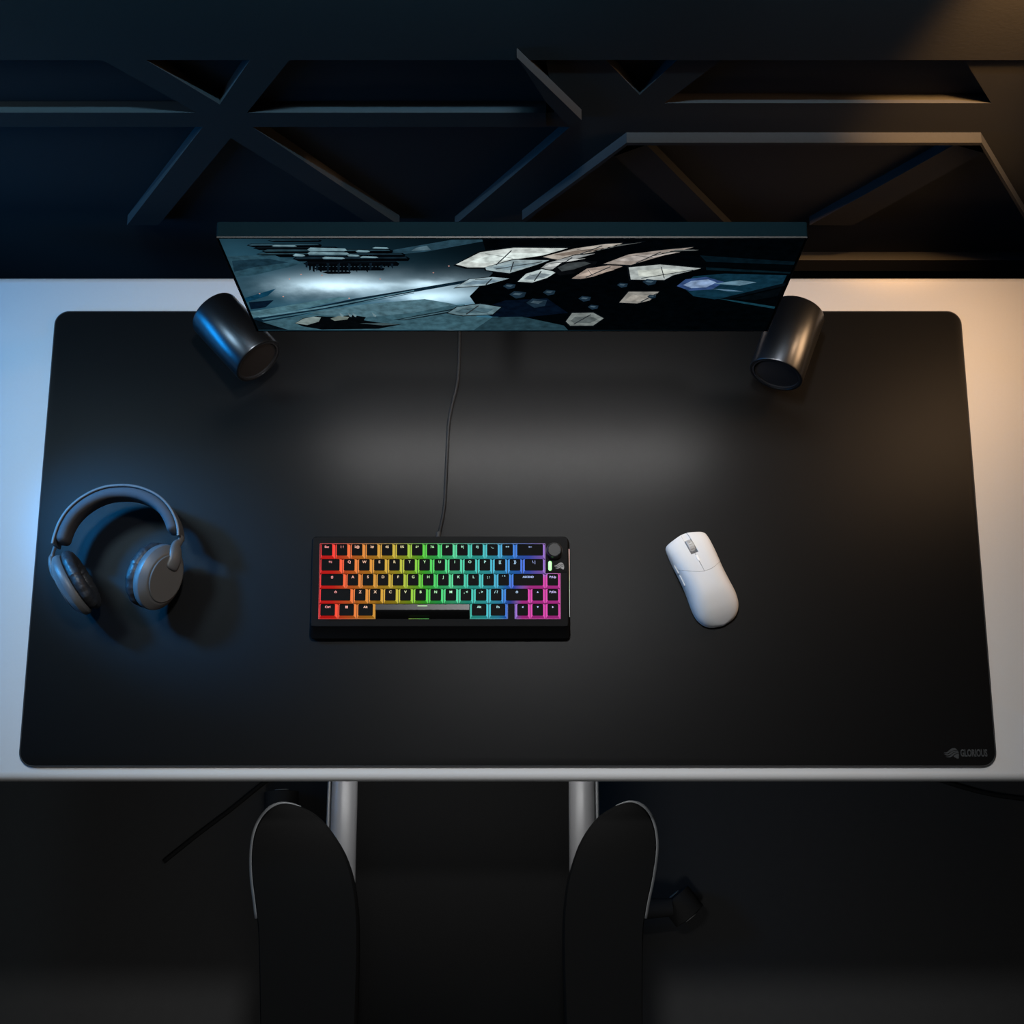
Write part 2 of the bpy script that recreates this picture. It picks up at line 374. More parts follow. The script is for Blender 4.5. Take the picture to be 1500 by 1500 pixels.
SA([(232, 512), (340, 545), (400, 562), (250, 562)], (6, 14, 20))
# long dark hull of bundled cylinders, upper left
for (x0, x1, y, h, c) in ((300, 560, 136, 9, (30, 52, 62)), (200, 560, 158, 13, (44, 72, 84)), (230, 640, 172, 12, (12, 22, 28)), (270, 900, 186, 15, (38, 64, 74)), (330, 960, 204, 16, (26, 46, 56)),
                          (245, 620, 200, 9, (40, 66, 76)), (420, 980, 222, 18, (20, 36, 46)), (470, 930, 246, 18, (5, 9, 14)), (520, 860, 270, 14, (4, 8, 12)), (560, 700, 288, 9, (4, 8, 13))):
    SA([(x0, y), (x0+22, y-h*.7), (x1-16, y-h*.6), (x1, y-1), (x1-8, y+h*.6), (x0+30, y+h*.7)], (2, 4, 7))
    SA([(x0+8, y-1), (x0+28, y-h*.55), (x1-22, y-h*.45), (x1-12, y-h*.1), (x0+20, y+h*.1)], c)
for (x0, x1, y, h) in ((490, 680, 178, 16), (490, 690, 196, 14), (720, 790, 186, 10), (420, 480, 205, 12), (560, 670, 218, 10), (680, 740, 206, 10), (320, 440, 160, 7), (800, 880, 170, 7), (740, 830, 214, 8)):
    SA([(x0, y), (x0+14, y-h*.6), (x1-10, y-h*.3), (x1, y+h*.3), (x1-14, y+h*.5), (x0+8, y+h*.4)], (118, 150, 160))
    SA([(x0+4, y+h*.45), (x1-12, y+h*.55), (x1-14, y+h*.9), (x0+8, y+h*.8)], (26, 48, 60))
for i in range(26):
    x = 480+i*17; SA([(x, 240+(i*37 % 17)), (x+13, 238+(i*29 % 13)), (x+10, 282+(i*53 % 22)-abs(i-9)*2), (x+2, 280+(i*31 % 16)-abs(i-9)*2)], (3, 6, 10) if i % 3 else (12, 24, 34))
# low wreck, bottom left
SA([(430, 530), (470, 505), (540, 495), (620, 500), (700, 490), (770, 500), (760, 515), (820, 525), (940, 535), (830, 556), (560, 560), (470, 545)], (4, 7, 10))
SA([(432, 530), (470, 508), (520, 498), (555, 502), (545, 522), (490, 538)], (122, 138, 136))
SA([(600, 508), (640, 494), (690, 500), (680, 512), (620, 518)], (110, 122, 116))
for x in (650, 690, 712, 806): SA([(x, 496), (x-8, 478), (x+14, 492), (x+10, 500)], (105, 130, 138))
SA([(740, 530), (860, 528), (930, 535), (850, 540)], (62, 80, 84))
for (x, y) in ((460, 296), (405, 318), (375, 402), (262, 388), (1092, 288), (1166, 256), (838, 318), (560, 300), (690, 410)): SA([(x-5, y), (x, y-3), (x+5, y), (x, y+3)], (200, 150, 140))
# dark right side and a pale armoured craft (plain angular slabs)
SB([(-110, 128), (300, 128), (1440, 128), (1370, 300), (1330, 420), (1255, 562), (180, 562), (30, 520), (-120, 470), (-170, 400), (-60, 290)], (1, 3, 5))
SB([(930, 205), (1390, 235), (1385, 250), (960, 235)], (5, 20, 28)); SB([(960, 262), (1380, 285), (1370, 292), (960, 275)], (6, 24, 32))
SB([(840, 350), (900, 305), (1050, 292), (1345, 300), (1320, 350), (1100, 400), (1000, 415), (900, 400)], (14, 46, 62))
SB([(1010, 415), (1350, 335), (1340, 350), (1040, 420)], (4, 12, 18)); SB([(1100, 412), (1320, 360), (1300, 400), (1180, 420)], (3, 8, 12))
SB([(1000, 408), (1130, 425), (1290, 450), (1285, 460), (1120, 432)], (20, 58, 72))
SB([(-150, 470), (0, 420), (200, 410), (300, 480), (100, 500), (-60, 498)], (4, 14, 28)); SB([(-60, 500), (80, 498), (280, 540), (300, 562), (-150, 562)], (36, 62, 72))
PL = [[(-235, 248), (-120, 190), (40, 168), (300, 170), (180, 205), (60, 222), (-60, 262), (-180, 262)], [(-95, 262), (40, 226), (210, 228), (150, 250), (20, 290), (-90, 275)],
      [(180, 212), (330, 172), (480, 150), (560, 146), (420, 188), (320, 210), (250, 225)], [(150, 282), (200, 242), (330, 205), (430, 196), (300, 232), (230, 270)],
      [(318, 315), (390, 268), (520, 248), (560, 258), (420, 306), (360, 318)], [(470, 245), (590, 200), (760, 178), (900, 165), (720, 215), (600, 250)],
      [(590, 262), (740, 248), (935, 266), (800, 300), (760, 322), (600, 320)], [(545, 430), (590, 378), (735, 378), (690, 420), (630, 434)],
      [(60, 330), (100, 292), (175, 270), (245, 284), (200, 312), (130, 334)], [(-240, 358), (-170, 318), (-60, 308), (20, 315), (-100, 348)],
      [(290, 520), (320, 480), (420, 478), (470, 505), (420, 540), (310, 540)], [(-275, 480), (-230, 452), (-120, 436), (-20, 452), (-60, 486), (-200, 492)]]
for i, p in enumerate(PL):
    cx = sum(q[0] for q in p)/len(p); cy = sum(q[1] for q in p)/len(p)
    SB([(cx+(x-cx)*1.06, cy+(y-cy)*1.16) for x, y in p], (10, 14, 18))
    SB(p, ((196, 204, 200), (150, 168, 172), (176, 168, 158), (152, 156, 156), (150, 136, 126), (150, 140, 132), (170, 178, 176), (140, 138, 132), (176, 190, 190), (150, 172, 180), (120, 128, 126), (96, 122, 130))[i], 1.05)
    SB([(cx+(x-cx)*.72, cy+2+(y-cy)*.5) for x, y in p], ((214, 226, 222), (120, 140, 148), (120, 108, 98), (196, 200, 198), (176, 160, 148), (172, 164, 158), (190, 196, 188), (158, 154, 146), (120, 134, 140), (110, 134, 148), (84, 92, 92), (70, 96, 106))[i], 1.1)
for i, p in enumerate(PL):
    n = len(p)
    for k in (0, 1):
        (x0, y0), (x1, y1) = p[k+1], p[(k+1+n//2) % n]
        mx_, my_ = x0+(x1-x0)*.12, y0+(y1-y0)*.12; ex_, ey_ = x0+(x1-x0)*.86, y0+(y1-y0)*.86
        SB([(mx_, my_), (ex_, ey_), (ex_+5, ey_+2.5), (mx_+5, my_+2.5)], (44, 50, 54))
SB([(220, 275), (270, 238), (360, 226), (440, 232), (430, 250), (330, 290), (260, 300)], (8, 10, 13)); SB([(250, 262), (300, 240), (380, 234), (410, 242), (330, 270), (270, 280)], (60, 66, 68))
for k in range(9): SB([(420+k*16, 186-k*4), (428+k*16, 180-k*4), (560+k*14, 150-k*2), (552+k*14, 156-k*2)], (120, 124, 120) if k % 2 else (6, 10, 14))
for k in range(6): SB([(700+k*20, 208-k*5), (712+k*20, 202-k*5), (880+k*9, 172+k), (860+k*9, 176+k)], (96, 100, 98) if k % 2 else (6, 9, 12))
for (x, y, s) in ((380, 410, 30), (420, 450, 26), (690, 330, 34), (700, 400, 22), (560, 345, 26), (60, 390, 40), (150, 430, 50), (210, 380, 30), (20, 350, 30)):
    SB([(x-s, y), (x-s*.4, y-s*.4), (x+s, y-s*.25), (x+s*.8, y+s*.3), (x-s*.2, y+s*.5)], (26, 44, 58)); SB([(x-s*.6, y), (x-s*.3, y-s*.2), (x+s*.6, y-s*.12), (x+s*.2, y+s*.1)], (66, 86, 98))
SB([(820, 350), (860, 318), (960, 306), (1045, 330), (990, 366), (880, 372)], (50, 74, 120)); SB([(850, 345), (890, 325), (970, 318), (1010, 332), (960, 356), (890, 360)], (150, 176, 214), .8); SB([(1000, 338), (1120, 322), (1200, 332), (1120, 348)], (120, 160, 182), .6); SB([(980, 362), (1060, 366), (1140, 376), (1060, 374)], (110, 150, 180), .6)
pic = link('screen_picture', PV, PF, facet_material(), mo)
ca = pic.data.color_attributes.new('pic', 'FLOAT_COLOR', 'CORNER')
for p in pic.data.polygons:
    for li in p.loop_indices: ca.data[li].color = PC[p.index]
    if p.normal.y > 0: p.flip()

# ------------------------------------------------------------------ speakers
def speaker(front, back, R, label):
    f = Vector(front); k = Vector(back); axis = (f-k).normalized(); L = (f-k).length
    base = Vector(((f.x+k.x)/2, (f.y+k.y)/2, MAT))
    t = thing('desktop_speaker', label, 'speaker', base, 0, 'small cylindrical speakers at the back of the mat')
    zc = axis; xc = Vector((0, 0, 1)).cross(zc).normalized(); yc = zc.cross(xc)
    T = Matrix((( xc.x, yc.x, zc.x, k.x-base.x), (xc.y, yc.y, zc.y, k.y-base.y), (xc.z, yc.z, zc.z, k.z-base.z), (0, 0, 0, 1)))
    MB().add(lathe([(0, 0), (R-.004, 0), (R-.0012, .0012), (R, .004), (R, L-.0015), (R-.0008, L), (R-.003, L), (R-.003, L-.004), (0, L-.004)], 96), T).build('cabinet', M['speaker'], t, True, 30)
    MB().add(lathe([(R-.0032, L-.0045), (R-.0032, L-.0006), (R-.0058, L-.0006), (R-.0058, L-.004)], 96), T).build('front_ring', M['spkring'], t, True, 30)
    MB().add(lathe([(0, L-.0022), (R*.5, L-.0022), (R-.0058, L-.003), (R-.0058, L-.0042), (0, L-.0042)], 96), T).build('grille', M['grille'], t, True, 60)
    # cradle stand: foot plate and short stem under the cabinet
    mid = T @ Vector((0, 0, L*.45))
    rot = Matrix.Rotation(math.atan2(axis.y, axis.x), 4, 'Z')
    b = MB(); b.add(rslab(.042, .030, 0, .004, .006, .0015), rot @ Matrix.Identity(4))
    b.v = [v+Vector((mid.x, mid.y, 0)) for v in b.v]
    st = [Vector((mid.x, mid.y, .003)), Vector((mid.x, mid.y, mid.z-R*.93))]
    b.add(tube(st, .009, 16, up=Vector((1, 0, 0)))); b.build('stand', M['rubber'], t, True, 40)
    return t
speaker(on_z(379, 529, DESK+.066), on_z(312.5, 457.5, DESK+.049), .0345, 'black cylindrical speaker by the left end of the monitor, gleaming blue on its side')
speaker(on_z(1136.5, 549, DESK+.066), on_z(1170, 456, DESK+.049), .0355, 'black cylindrical speaker by the right end of the monitor, gleaming orange on its side')

# ------------------------------------------------------------------ keyboard
PIT = .01905; KW = 16*PIT; KD = 5*PIT; TILT = math.radians(5.0)
kp = on_z((467.9+819.7)/2, 849, MAT+.036)
kx, ky = kp.x, kp.y
kb = thing('keyboard', 'compact black keyboard with rainbow backlit keys below the middle of the mat', 'keyboard', (kx, ky, MAT))
HT = .0265                                          # top plane height at key-block centre
TK = Matrix.Translation((0, 0, HT)) @ Matrix.Rotation(TILT, 4, 'X')
cw = KW+.021; cd = KD+.0195
def case_loop(w, y0, y1, z, r, n=6):
    d = y1-y0; return rrect(w, d, r, z, n, 0, (y0+y1)/2)
# lower body (loft from base to sloping top)
def tz(p): return TK @ Vector(p)
base_y0 = -cd/2-.013; base_y1 = cd/2
L = [case_loop(cw+.003, base_y0+.002, base_y1-.002, .0015, .006), case_loop(cw+.005, base_y0, base_y1, .004, .006), case_loop(cw+.005, base_y0, base_y1, .009, .006)]
top = [tz(p) for p in case_loop(cw+.001, -cd/2-.001, cd/2, -.0018, .006)]
top2 = [tz(p) for p in case_loop(cw-.001, -cd/2, cd/2-.001, -.0003, .005)]
top3 = [tz(p) for p in case_loop(cw-.0026, -cd/2+.0008, cd/2-.0018, 0, .004)]
link('case', *loft(L+[top, top2, top3], True, False), M['kcase'], kb, True, 35)
# frame around the key wells: top plate with holes, as bars
def uy(row): return KD/2-row*PIT
def ux(u): return -KW/2+u*PIT
b = MB()
o = .0028
xl, xr, yb, yf = -cw/2+.0013, cw/2-.0013, cd/2-.0018, -cd/2+.0008
P = .0004                                           # gap of key well to frame
rects = [(xl, xr, KD/2+P, yb), (xl, xr, yf, -KD/2-P), (xl, -KW/2-P, -KD/2-P, KD/2+P), (KW/2+P, xr, -KD/2-P, KD/2+P),
         (ux(15)+P, KW/2+P, uy(2)+P, KD/2+P), (ux(12.5)+P, ux(13)-P, -KD/2-P, uy(4)-P)]
for (xa, xb, ya, yc) in rects: b.add(box(xa, xb, ya, yc, -.006, 0.0), TK)
b.build('top_frame', M['kcase'], kb)
MB().add(box(-KW/2-P, KW/2+P, -KD/2-P, KD/2+P, -.0072, -.0058), TK).build('switch_plate', M['kdark'], kb)
# thin glow along the well edges
b = MB()
def gl(xa, xb, ya, yc): b.add(box(xa, xb, ya, yc, -.0008, .00012), TK)
g = .0005
gl(-KW/2-g, ux(15)+g, KD/2, KD/2+g); gl(-KW/2-g, -KW/2, -KD/2, KD/2); gl(ux(15), ux(15)+g, uy(2), KD/2); gl(ux(15), KW/2+g, uy(2), uy(2)+g); gl(KW/2, KW/2+g, -KD/2, uy(2))
gl(-KW/2-g, ux(3.75), -KD/2-g, -KD/2); gl(ux(10), ux(12.5), -KD/2-g, -KD/2); gl(ux(13), KW/2, -KD/2-g, -KD/2); gl(ux(12.5), ux(12.5)+g, -KD/2, uy(4)); gl(ux(13)-g, ux(13), -KD/2, uy(4)); gl(ux(5.95), ux(7.3), -KD/2-g, -KD/2)
b.build('well_light', M['kline'], kb)
HROW = [.0090, .0078, .0072, .0072, .0078]; SROW = [.10, .05, -.01, -.05, -.05]
def key_top_z(row, y, yc): return HROW[row]+SROW[row]*(y-yc)
def icon(kind, h):
    b = MB(); e = .00006
    def pr(p): b.add(prism([(x*h, y*h) for x, y in p], -e, e))
    if kind == 'left': pr([(-.9, 0), (-.35, .4), (-.35, .13), (.9, .13), (.9, -.13), (-.35, -.13), (-.35, -.4)])
    if kind == 'tab':
        pr([(-.9, .35), (-.5, .65), (-.5, .43), (.8, .43), (.8, .27), (-.5, .27), (-.5, .05)]); pr([(.9, -.35), (.5, -.65), (.5, -.43), (-.8, -.43), (-.8, -.27), (.5, -.27), (.5, -.05)])
    if kind in ('shift', 'caps'):
        pr([(0, .75), (-.75, 0), (-.4, 0), (0, .4), (.4, 0), (.75, 0)]); pr([(-.75, 0), (-.33, 0), (-.33, -.28), (.33, -.28), (.33, 0), (.75, 0), (.5, -.05), (.5, -.5), (-.5, -.5), (-.5, -.05)])
        if kind == 'caps': pr([(-.5, -.62), (.5, -.62), (.5, -.8), (-.5, -.8)])
    if kind == 'win':
        for x in (-.55, .05):
            for y in (-.55, .05): pr([(x, y), (x+.5, y), (x+.5, y+.5), (x, y+.5)])
    if kind == 'up': pr([(0, .55), (-.62, -.45), (.62, -.45)])
    if kind == 'down': pr([(0, -.55), (-.62, .45), (.62, .45)])
    if kind == 'lt': pr([(-.55, 0), (.45, .62), (.45, -.62)])
    if kind == 'rt': pr([(.55, 0), (-.45, .62), (-.45, -.62)])
    if kind == 'dash': pr([(-2.1, .18), (2.1, .18), (2.1, -.18), (-2.1, -.18)])
    return b.v, b.f
def key(row, u, wu, leg):
    """one keycap: black concave top, glowing sides; the legend is its child"""
    x0 = ux(u)+.0004; x1 = ux(u+wu)-.0004; y1 = uy(row)-.0004; y0 = uy(row+1)+.0004
    cx = (x0+x1)/2; cy = (y0+y1)/2; space = wu > 4
    tx0, tx1 = x0+.0026, x1-.0026; ty1 = y1-.0012; ty0 = y0+.0030
    if space: tx0, tx1, ty1, ty0 = x0+.0006, x1-.0006, y1-.0012, y0+.0046
    def lp(xa, xb, ya, yc, zf, r):
        return [Vector((p[0], p[1], zf(p[1]))) for p in rrect(xb-xa, yc-ya, r, 0, 3, (xa+xb)/2, (ya+yc)/2)]
    topz = lambda y: key_top_z(row, y, cy)
    if space:
        # rounded bar: back strip slopes to the light, long dark front
        sec = [(y1, -.003), (y1-.0006, .0058), (y1-.0012, .0062), (y1-.0080, .0069), (y1-.0092, .0064), (y1-.0115, .0044), (y1-.0150, .0005), (y0, -.004)]
        lps = [[Vector((x, y, z)) for y, z in sec] for x in (x0, x0+.0005, x1-.0005, x1)]
        v, f = loft(lps); o = MB().add((v, f), TK).build('keycap', M['spacebar'], kb, True, 25)
    else:
        Ls = [lp(x0, x1, y0, y1, lambda y: -.0042, .0008), lp(x0, x1, y0, y1, lambda y: -.0030, .0008),
              lp(tx0-.0003, tx1+.0003, ty0-.0003, ty1+.0003, lambda y: topz(y)-.0006, .0012), lp(tx0, tx1, ty0, ty1, topz, .0011), lp(tx0+.0012, tx1-.0012, ty0+.0012, ty1-.0012, lambda y: topz(y)-.00012, .0009)]
        v, f = loft(Ls)
        n = len(Ls[0]); mi = []
        for q in f:
            if len(q) > 4: mi.append(0); continue
            lay = min(q)//n
            if lay >= 2: mi.append(0)
            else:
                c = sum((v[i] for i in q), Vector())/4
                e = (v[q[1]]-v[q[0]])
                front = c.y < cy and abs(e.y) < abs(e.x)*.6
                mi.append(2 if front else 1)
        o = link('keycap', [TK @ p for p in v], f, [M['ktop'], M['kglow'], M['kfront']], kb, False, mi)
    if leg:
        kind, val, h = leg
        vf = icon(val, h) if kind == 'i' else text_mesh(val, h, .00006, 1.05, .00008)
        ly = ty1-.0036 if not space else y1-.0032
        lz = topz(ly)+.00012 if not space else .0067
        T = TK @ Matrix.Translation((cx, ly, lz)) @ Matrix.Rotation(math.atan(SROW[row] if not space else -.1), 4, 'X')
        MB().add(vf, T).build('legend', M['klegend'], o)
    return o
t1 = lambda s: ('t', s, .0040)
t2 = lambda s: ('t', s, .0047)
r = 0; u = 0
for s in ('Esc', '1 !', '2@', '3#', '4$', '5%', '6^', '7&', '8*', '9(', '0)', '-_', '=+'): key(0, u, 1, t1(s)); u += 1
key(0, 13, 2, ('i', 'left', .0024))
key(1, 0, 1.5, ('i', 'tab', .0024)); u = 1.5
for s in ('Q', 'W', 'E', 'R', 'T', 'Y', 'U', 'I', 'O', 'P', '[{', ']}'): key(1, u, 1, t2(s)); u += 1
key(1, 13.5, 1.5, t2('\\ |'))
key(2, 0, 1.75, ('i', 'caps', .0023)); u = 1.75
for s in ('A', 'S', 'D', 'F', 'G', 'H', 'J', 'K', 'L', '; :', '\' "'): key(2, u, 1, t2(s)); u += 1
key(2, 12.75, 2.25, ('t', 'ASCEND', .0035)); key(2, 15, 1, ('t', 'PgUp', .0038))
key(3, 0, 2.25, ('i', 'shift', .0025)); u = 2.25
for s in ('Z', 'X', 'C', 'V', 'B', 'N', 'M', ', <', '. >', '/ ?'): key(3, u, 1, t2(s)); u += 1
key(3, 12.25, 1.75, ('i', 'shift', .0025)); key(3, 14, 1, ('i', 'up', .0021)); key(3, 15, 1, ('t', 'PgDn', .0038))
key(4, 0, 1.25, t1('Ctrl')); key(4, 1.25, 1.25, ('i', 'win', .0028)); key(4, 2.5, 1.25, t1('Alt'))
sp = key(4, 3.75, 6.25, ('i', 'dash', .0029)); sp['label'] = 'long black space bar catching white light along its back'
key(4, 10, 1.25, t1('Alt')); key(4, 11.25, 1.25, t1('Fn'))
for i, s in enumerate(('lt', 'down', 'rt')): key(4, 13+i, 1, ('i', s, .0021))
# knob, badge and side light
kc = Vector((ux(15.5)+.0022, uy(.47), 0))
k = MB().add(lathe([(.0098, 0), (.0098, .0095), (.0092, .0112), (.0080, .0118), (.0077, .0114), (0, .0114)], 48), TK @ Matrix.Translation(kc)).build('knob', M['knob'], kb, True, 30)
MB().add(lathe([(.0103, 0), (.0108, .0006), (.0108, .0012), (.0098, .0014)], 48), TK @ Matrix.Translation(kc)).build('knob_ring', M['kdark'], k, True, 30)
bc = Vector((ux(15.02)+.0137, uy(1.48), 0))
bd = MB().add(rslab(.0262, .0160, .0, .0006, .001, .0003, n=3), TK @ Matrix.Translation(bc)).build('badge', M['kcase'], kb, True, 40)
MB().add(rslab(.0044, .0122, .0005, .0012, .0021, .0003), TK @ Matrix.Translation(bc+Vector((-.0078, .0, 0)))).build('status_light', M['led'], bd, True, 40)['label'] = 'glowing green light bar'
MB().add(emblem(.0092), TK @ Matrix.Translation(bc+Vector((.0038, 0, .0007)))).build('logo', M['logo'], bd)
def strip_mat():
    m = bpy.data.materials.new('side_light'); m.use_nodes = True; nt = m.node_tree; b = nt.nodes['Principled BSDF']
    tc = nt.nodes.new('ShaderNodeTexCoord'); s = nt.nodes.new('ShaderNodeSeparateXYZ'); mr = nt.nodes.new('ShaderNodeMapRange'); r = nt.nodes.new('ShaderNodeValToRGB')
    nt.links.new(tc.outputs['Object'], s.inputs[0]); nt.links.new(s.outputs['Y'], mr.inputs['Value'])
    mr.inputs['From Min'].default_value = .045; mr.inputs['From Max'].default_value = -.05; nt.links.new(mr.outputs[0], r.inputs[0])
    cols = [(0, (190, 60, 40)), (.3, (180, 130, 50)), (.5, (90, 150, 60)), (.75, (30, 110, 70)), (1, (30, 60, 70))]
    while len(r.color_ramp.elements) < 5: r.color_ramp.elements.new(.5)
    for e, (p, c) in zip(r.color_ramp.elements, cols): e.position = p; e.color = (*lin(c), 1)
    nt.links.new(r.outputs[0], b.inputs['Emission Color']); b.inputs['Emission Strength'].default_value = 1.0; return m
MB().add(box(cw/2+.0004, cw/2+.0016, -.045, .042, -.0072, -.0052), TK).build('side_light', strip_mat(), kb)
for (sx, sy) in ((-1, -1), (1, -1), (-1, 1), (1, 1)): MB().add(lathe([(.006, 0), (.006, .0018), (0, .0018)], 16), Matrix.Translation((sx*.14, sy*.045, 0))).build('rubber_foot', M['rubber'], kb)

# ------------------------------------------------------------------ cable from the keyboard back under the monitor
cz = MAT+.0024
cpx = [(643.5, 776), (645.5, 770), (648.5, 758), (651.5, 735), (653, 705), (654.5, 672), (656, 640), (658, 615), (662.5, 592), (668, 570), (671.3, 548), (672.5, 520), (673, 484), (672, 465)]
pts = [on_z(a, b_, cz) for a, b_ in cpx]
start = Vector((pts[0].x-.001, ky+cd/2+.002, MAT+.010))
pts = [start, Vector((pts[0].x-.0005, start.y+.006, MAT+.0062))]+pts[2:]
e_ = pts[-1]; pts += [Vector((e_.x-.004, .80, cz)), Vector((e_.x-.004, DB-.012, DESK+.004)), Vector((e_.x-.004, DB+.004, DESK+.0015)), Vector((e_.x-.004, DB+.009, DESK-.02)), Vector((e_.x-.004, DB+.009, .45))]
cab = thing('keyboard_cable', 'thin black braided cable running from the keyboard to under the monitor', 'cable', (0, 0, 0))
sp_ = smooth_path(pts, 10)
link('braided_sleeve', *tube(sp_, .0022, 10), M['cable'], cab, True)
pl = [start+Vector((0, -.0012, 0)), start+Vector((.0003, .009, -.0026))]
link('plug_collar', *tube(pl, .0033, 12), M['rubber'], cab, True, 40)

# ------------------------------------------------------------------ headphones
def Z5(x, y): return (60+x/6, 690+y/6)
hp = thing('headphones', 'over-ear headphones lying on the left part of the mat', 'headphones', on_z(175, 815, MAT))
ho = Vector(hp.location)
ZB = MAT+.045
def H(x, y, z=ZB): return on_z(*Z5(x, y), z)-ho
outer = [(118, 660), (135, 590), (175, 480), (240, 375), (330, 285), (450, 207), (580, 158), (710, 142), (830, 147), (950, 178), (1060, 235), (1145, 315), (1205, 415), (1235, 510), (1240, 590)]
path = smooth_path([H(x, y) for x, y in outer], 6)
def sweep_in(path, off, th, hw, rb, taper=None):
    """band section: off = distance of outer face inward from the path, th thickness, hw half width (upright)"""
    ctr = sum(path, Vector())/len(path); L = []
    n = len(path)
    for i, p in enumerate(path):
        t = (path[min(i+1, n-1)]-path[max(i-1, 0)]).normalized(); s = t.cross(Vector((0, 0, 1))).normalized()
        k = 1.0
        if taper:
            e = min(i, n-1-i)/taper
            if e < 1: k = math.sqrt(max(1-(1-e)**2, .04))
        w = hw*(k if taper else 1); T2 = th*(k if taper else 1); r_ = min(rb, T2*.49)
        sec = []
        for q, (a, b_) in enumerate(((1, 1), (-1, 1), (-1, -1), (1, -1))):
            for j in range(6):
                g = q*PI/2+j/5*PI/2
                sec.append((a*(T2/2-r_)+r_*math.cos(g), b_*(w-r_)+r_*math.sin(g)))
        # tilt: the band leans so its inner face looks up a little
        for_z = Vector((0, 0, 1))
        L.append([p + s*(off+th/2+a) + for_z*b_ for a, b_ in sec])
    return loft(L)
# s points inward when walking left->right over the top
link('headband', *sweep_in(path, 0, .0035, .0165, .0012), M['hpshell'], hp, True, 40)
link('headband_cushion', *sweep_in(path[2:-3], .0030, .0135, .0165, .0062, 4), M['hpband'], hp, True, 60)
def cup(px, py, zc, az, el, R, name_side, sy=1.0, zs=1.0):
    ctr = on_z(px, py, zc)-ho
    zc_ = Vector((math.cos(el)*math.cos(az), math.cos(el)*math.sin(az), math.sin(el)))    # outward
    yv = Vector((0, 0, 1)).cross(zc_).normalized()
    if yv.y < 0: yv = -yv
    xv = yv.cross(zc_)
    T = Matrix(((xv.x, yv.x, zc_.x, ctr.x), (xv.y, yv.y, zc_.y, ctr.y), (xv.z, yv.z, zc_.z, ctr.z), (0, 0, 0, 1))) @ Matrix.Diagonal((1, 1, zs, 1))
    # shell
    sh = MB().add(lathe([(0, -.002), (R*.93, -.002), (R*.97, .0), (R, .003), (R, .008), (R*.985, .0105), (R*.80, .0185), (R*.76, .0193), (0, .0193)], 64, .86, sy), T).build('ear_cup', M['hpshell'], hp, True, 28)
    MB().add(lathe([(R*.72, .0190), (R*.72, .0208), (R*.70, .0216), (R*.3, .0220), (0, .0221)], 64, .86, sy), T).build('cap_disc', M['hpcap'], sh, True, 35)
    # cushion: fat ring with puckers
    n = 96; m_ = 20; L = []
    for j in range(n):
        a = 2*PI*j/n; pk = 1+.03*math.sin(a*13)+.025*math.sin(a*23+1)+.015*math.sin(a*37+2); ring_ = []
        for i in range(m_):
            g = 2*PI*i/m_; rr = R*.70+R*.285*math.cos(g)*pk; zz = -.0115+.0105*math.sin(g)*pk
            ring_.append((rr*.86*math.cos(a), rr*sy*math.sin(a), zz))
        L.append(ring_)
    L.append(L[0]); v, f = loft(L, False, False)
    MB().add((v, f), T).build('ear_cushion', M['hppad'], sh, True)
    MB().add(lathe([(0, -.006), (R*.55, -.006), (R*.55, -.004), (0, -.004)], 32, .86, sy), T).build('ear_cloth', M['rubber'], sh)
    return T, sh
RL = .0425
TLc, cupL = cup(*Z5(300, 985), MAT+.042, math.radians(180+31), math.radians(-2), RL, 'l', zs=.76)
TRc, cupR = cup(*Z5(1010, 925), MAT+.046, math.radians(-20), math.radians(30), RL, 'r', zs=.9)
def yoke(T, endp, side):
    """slider from the headband end to a pivot pad on the outside of the cup"""
    pad = T @ Vector((0, RL*.62, .0165)); top = T @ Vector((0, RL*1.02, .012))
    p0 = Vector(endp)
    z = (T.to_3x3() @ Vector((0, 0, 1)))
    pth = smooth_path([p0, p0.lerp(top, .55)+z*.002, top+z*.002, pad+z*.0045, T @ Vector((0, RL*.30, .0205))], 8)
    n = len(pth); rad = [.0042+.0045*max(0, min(1, (i/n-.25)/.35)) for i in range(n)]
    rad[-1] *= .55; rad[-2] *= .8; rad[-3] *= .93
    sec = [(1.2*math.cos(2*PI*k/16), .55*math.sin(2*PI*k/16)) for k in range(16)]
    link('yoke', *tube(pth, rad, 16, sec, up=z), M['hpshell'], hp, True, 60)
yoke(TLc, path[0]+Vector((.001, -.001, 0)), -1); yoke(TRc, path[-1]+Vector((0, .001, 0)), 1)

# ------------------------------------------------------------------ mouse
def Z6(x, y): return (950+x/7.894, 750+y/7.894)
MLn = .1275
mcx = on_z(1031.5, 847, MAT+.016)
ms = thing('computer_mouse', 'white wireless computer mouse lying tilted on the mat right of the keyboard', 'computer mouse', (mcx.x, mcx.y, MAT), math.radians(22.3))
# local frame: y forward (front +), x right.   t 0 front .. 1 back
def interp(tab, t):
    n = len(tab)
    def sl(i):
        a = tab[max(i-1, 0)]; b_ = tab[min(i+1, n-1)]; return (b_[1]-a[1])/(b_[0]-a[0])
    for i in range(n-1):
        (a, va), (b_, vb) = tab[i], tab[i+1]
        if t <= b_ or i == n-2:
            h = b_-a; k = (t-a)/h
            return (2*k**3-3*k*k+1)*va+(k**3-2*k*k+k)*h*sl(i)+(-2*k**3+3*k*k)*vb+(k**3-k*k)*h*sl(i+1)
HWt = [(0, .0262), (.015, .0280), (.04, .0293), (.12, .0301), (.25, .0303), (.38, .0296), (.5, .0293), (.62, .0300), (.75, .0312), (.84, .0300), (.90, .0268), (.95, .0212), (.98, .0140), (.995, .0060), (1, .0008)]
HTt = [(0, .0140), (.05, .0178), (.15, .0235), (.3, .0305), (.45, .0362), (.58, .0385), (.7, .0372), (.82, .0310), (.9, .0235), (.96, .0150), (1, .0075)]
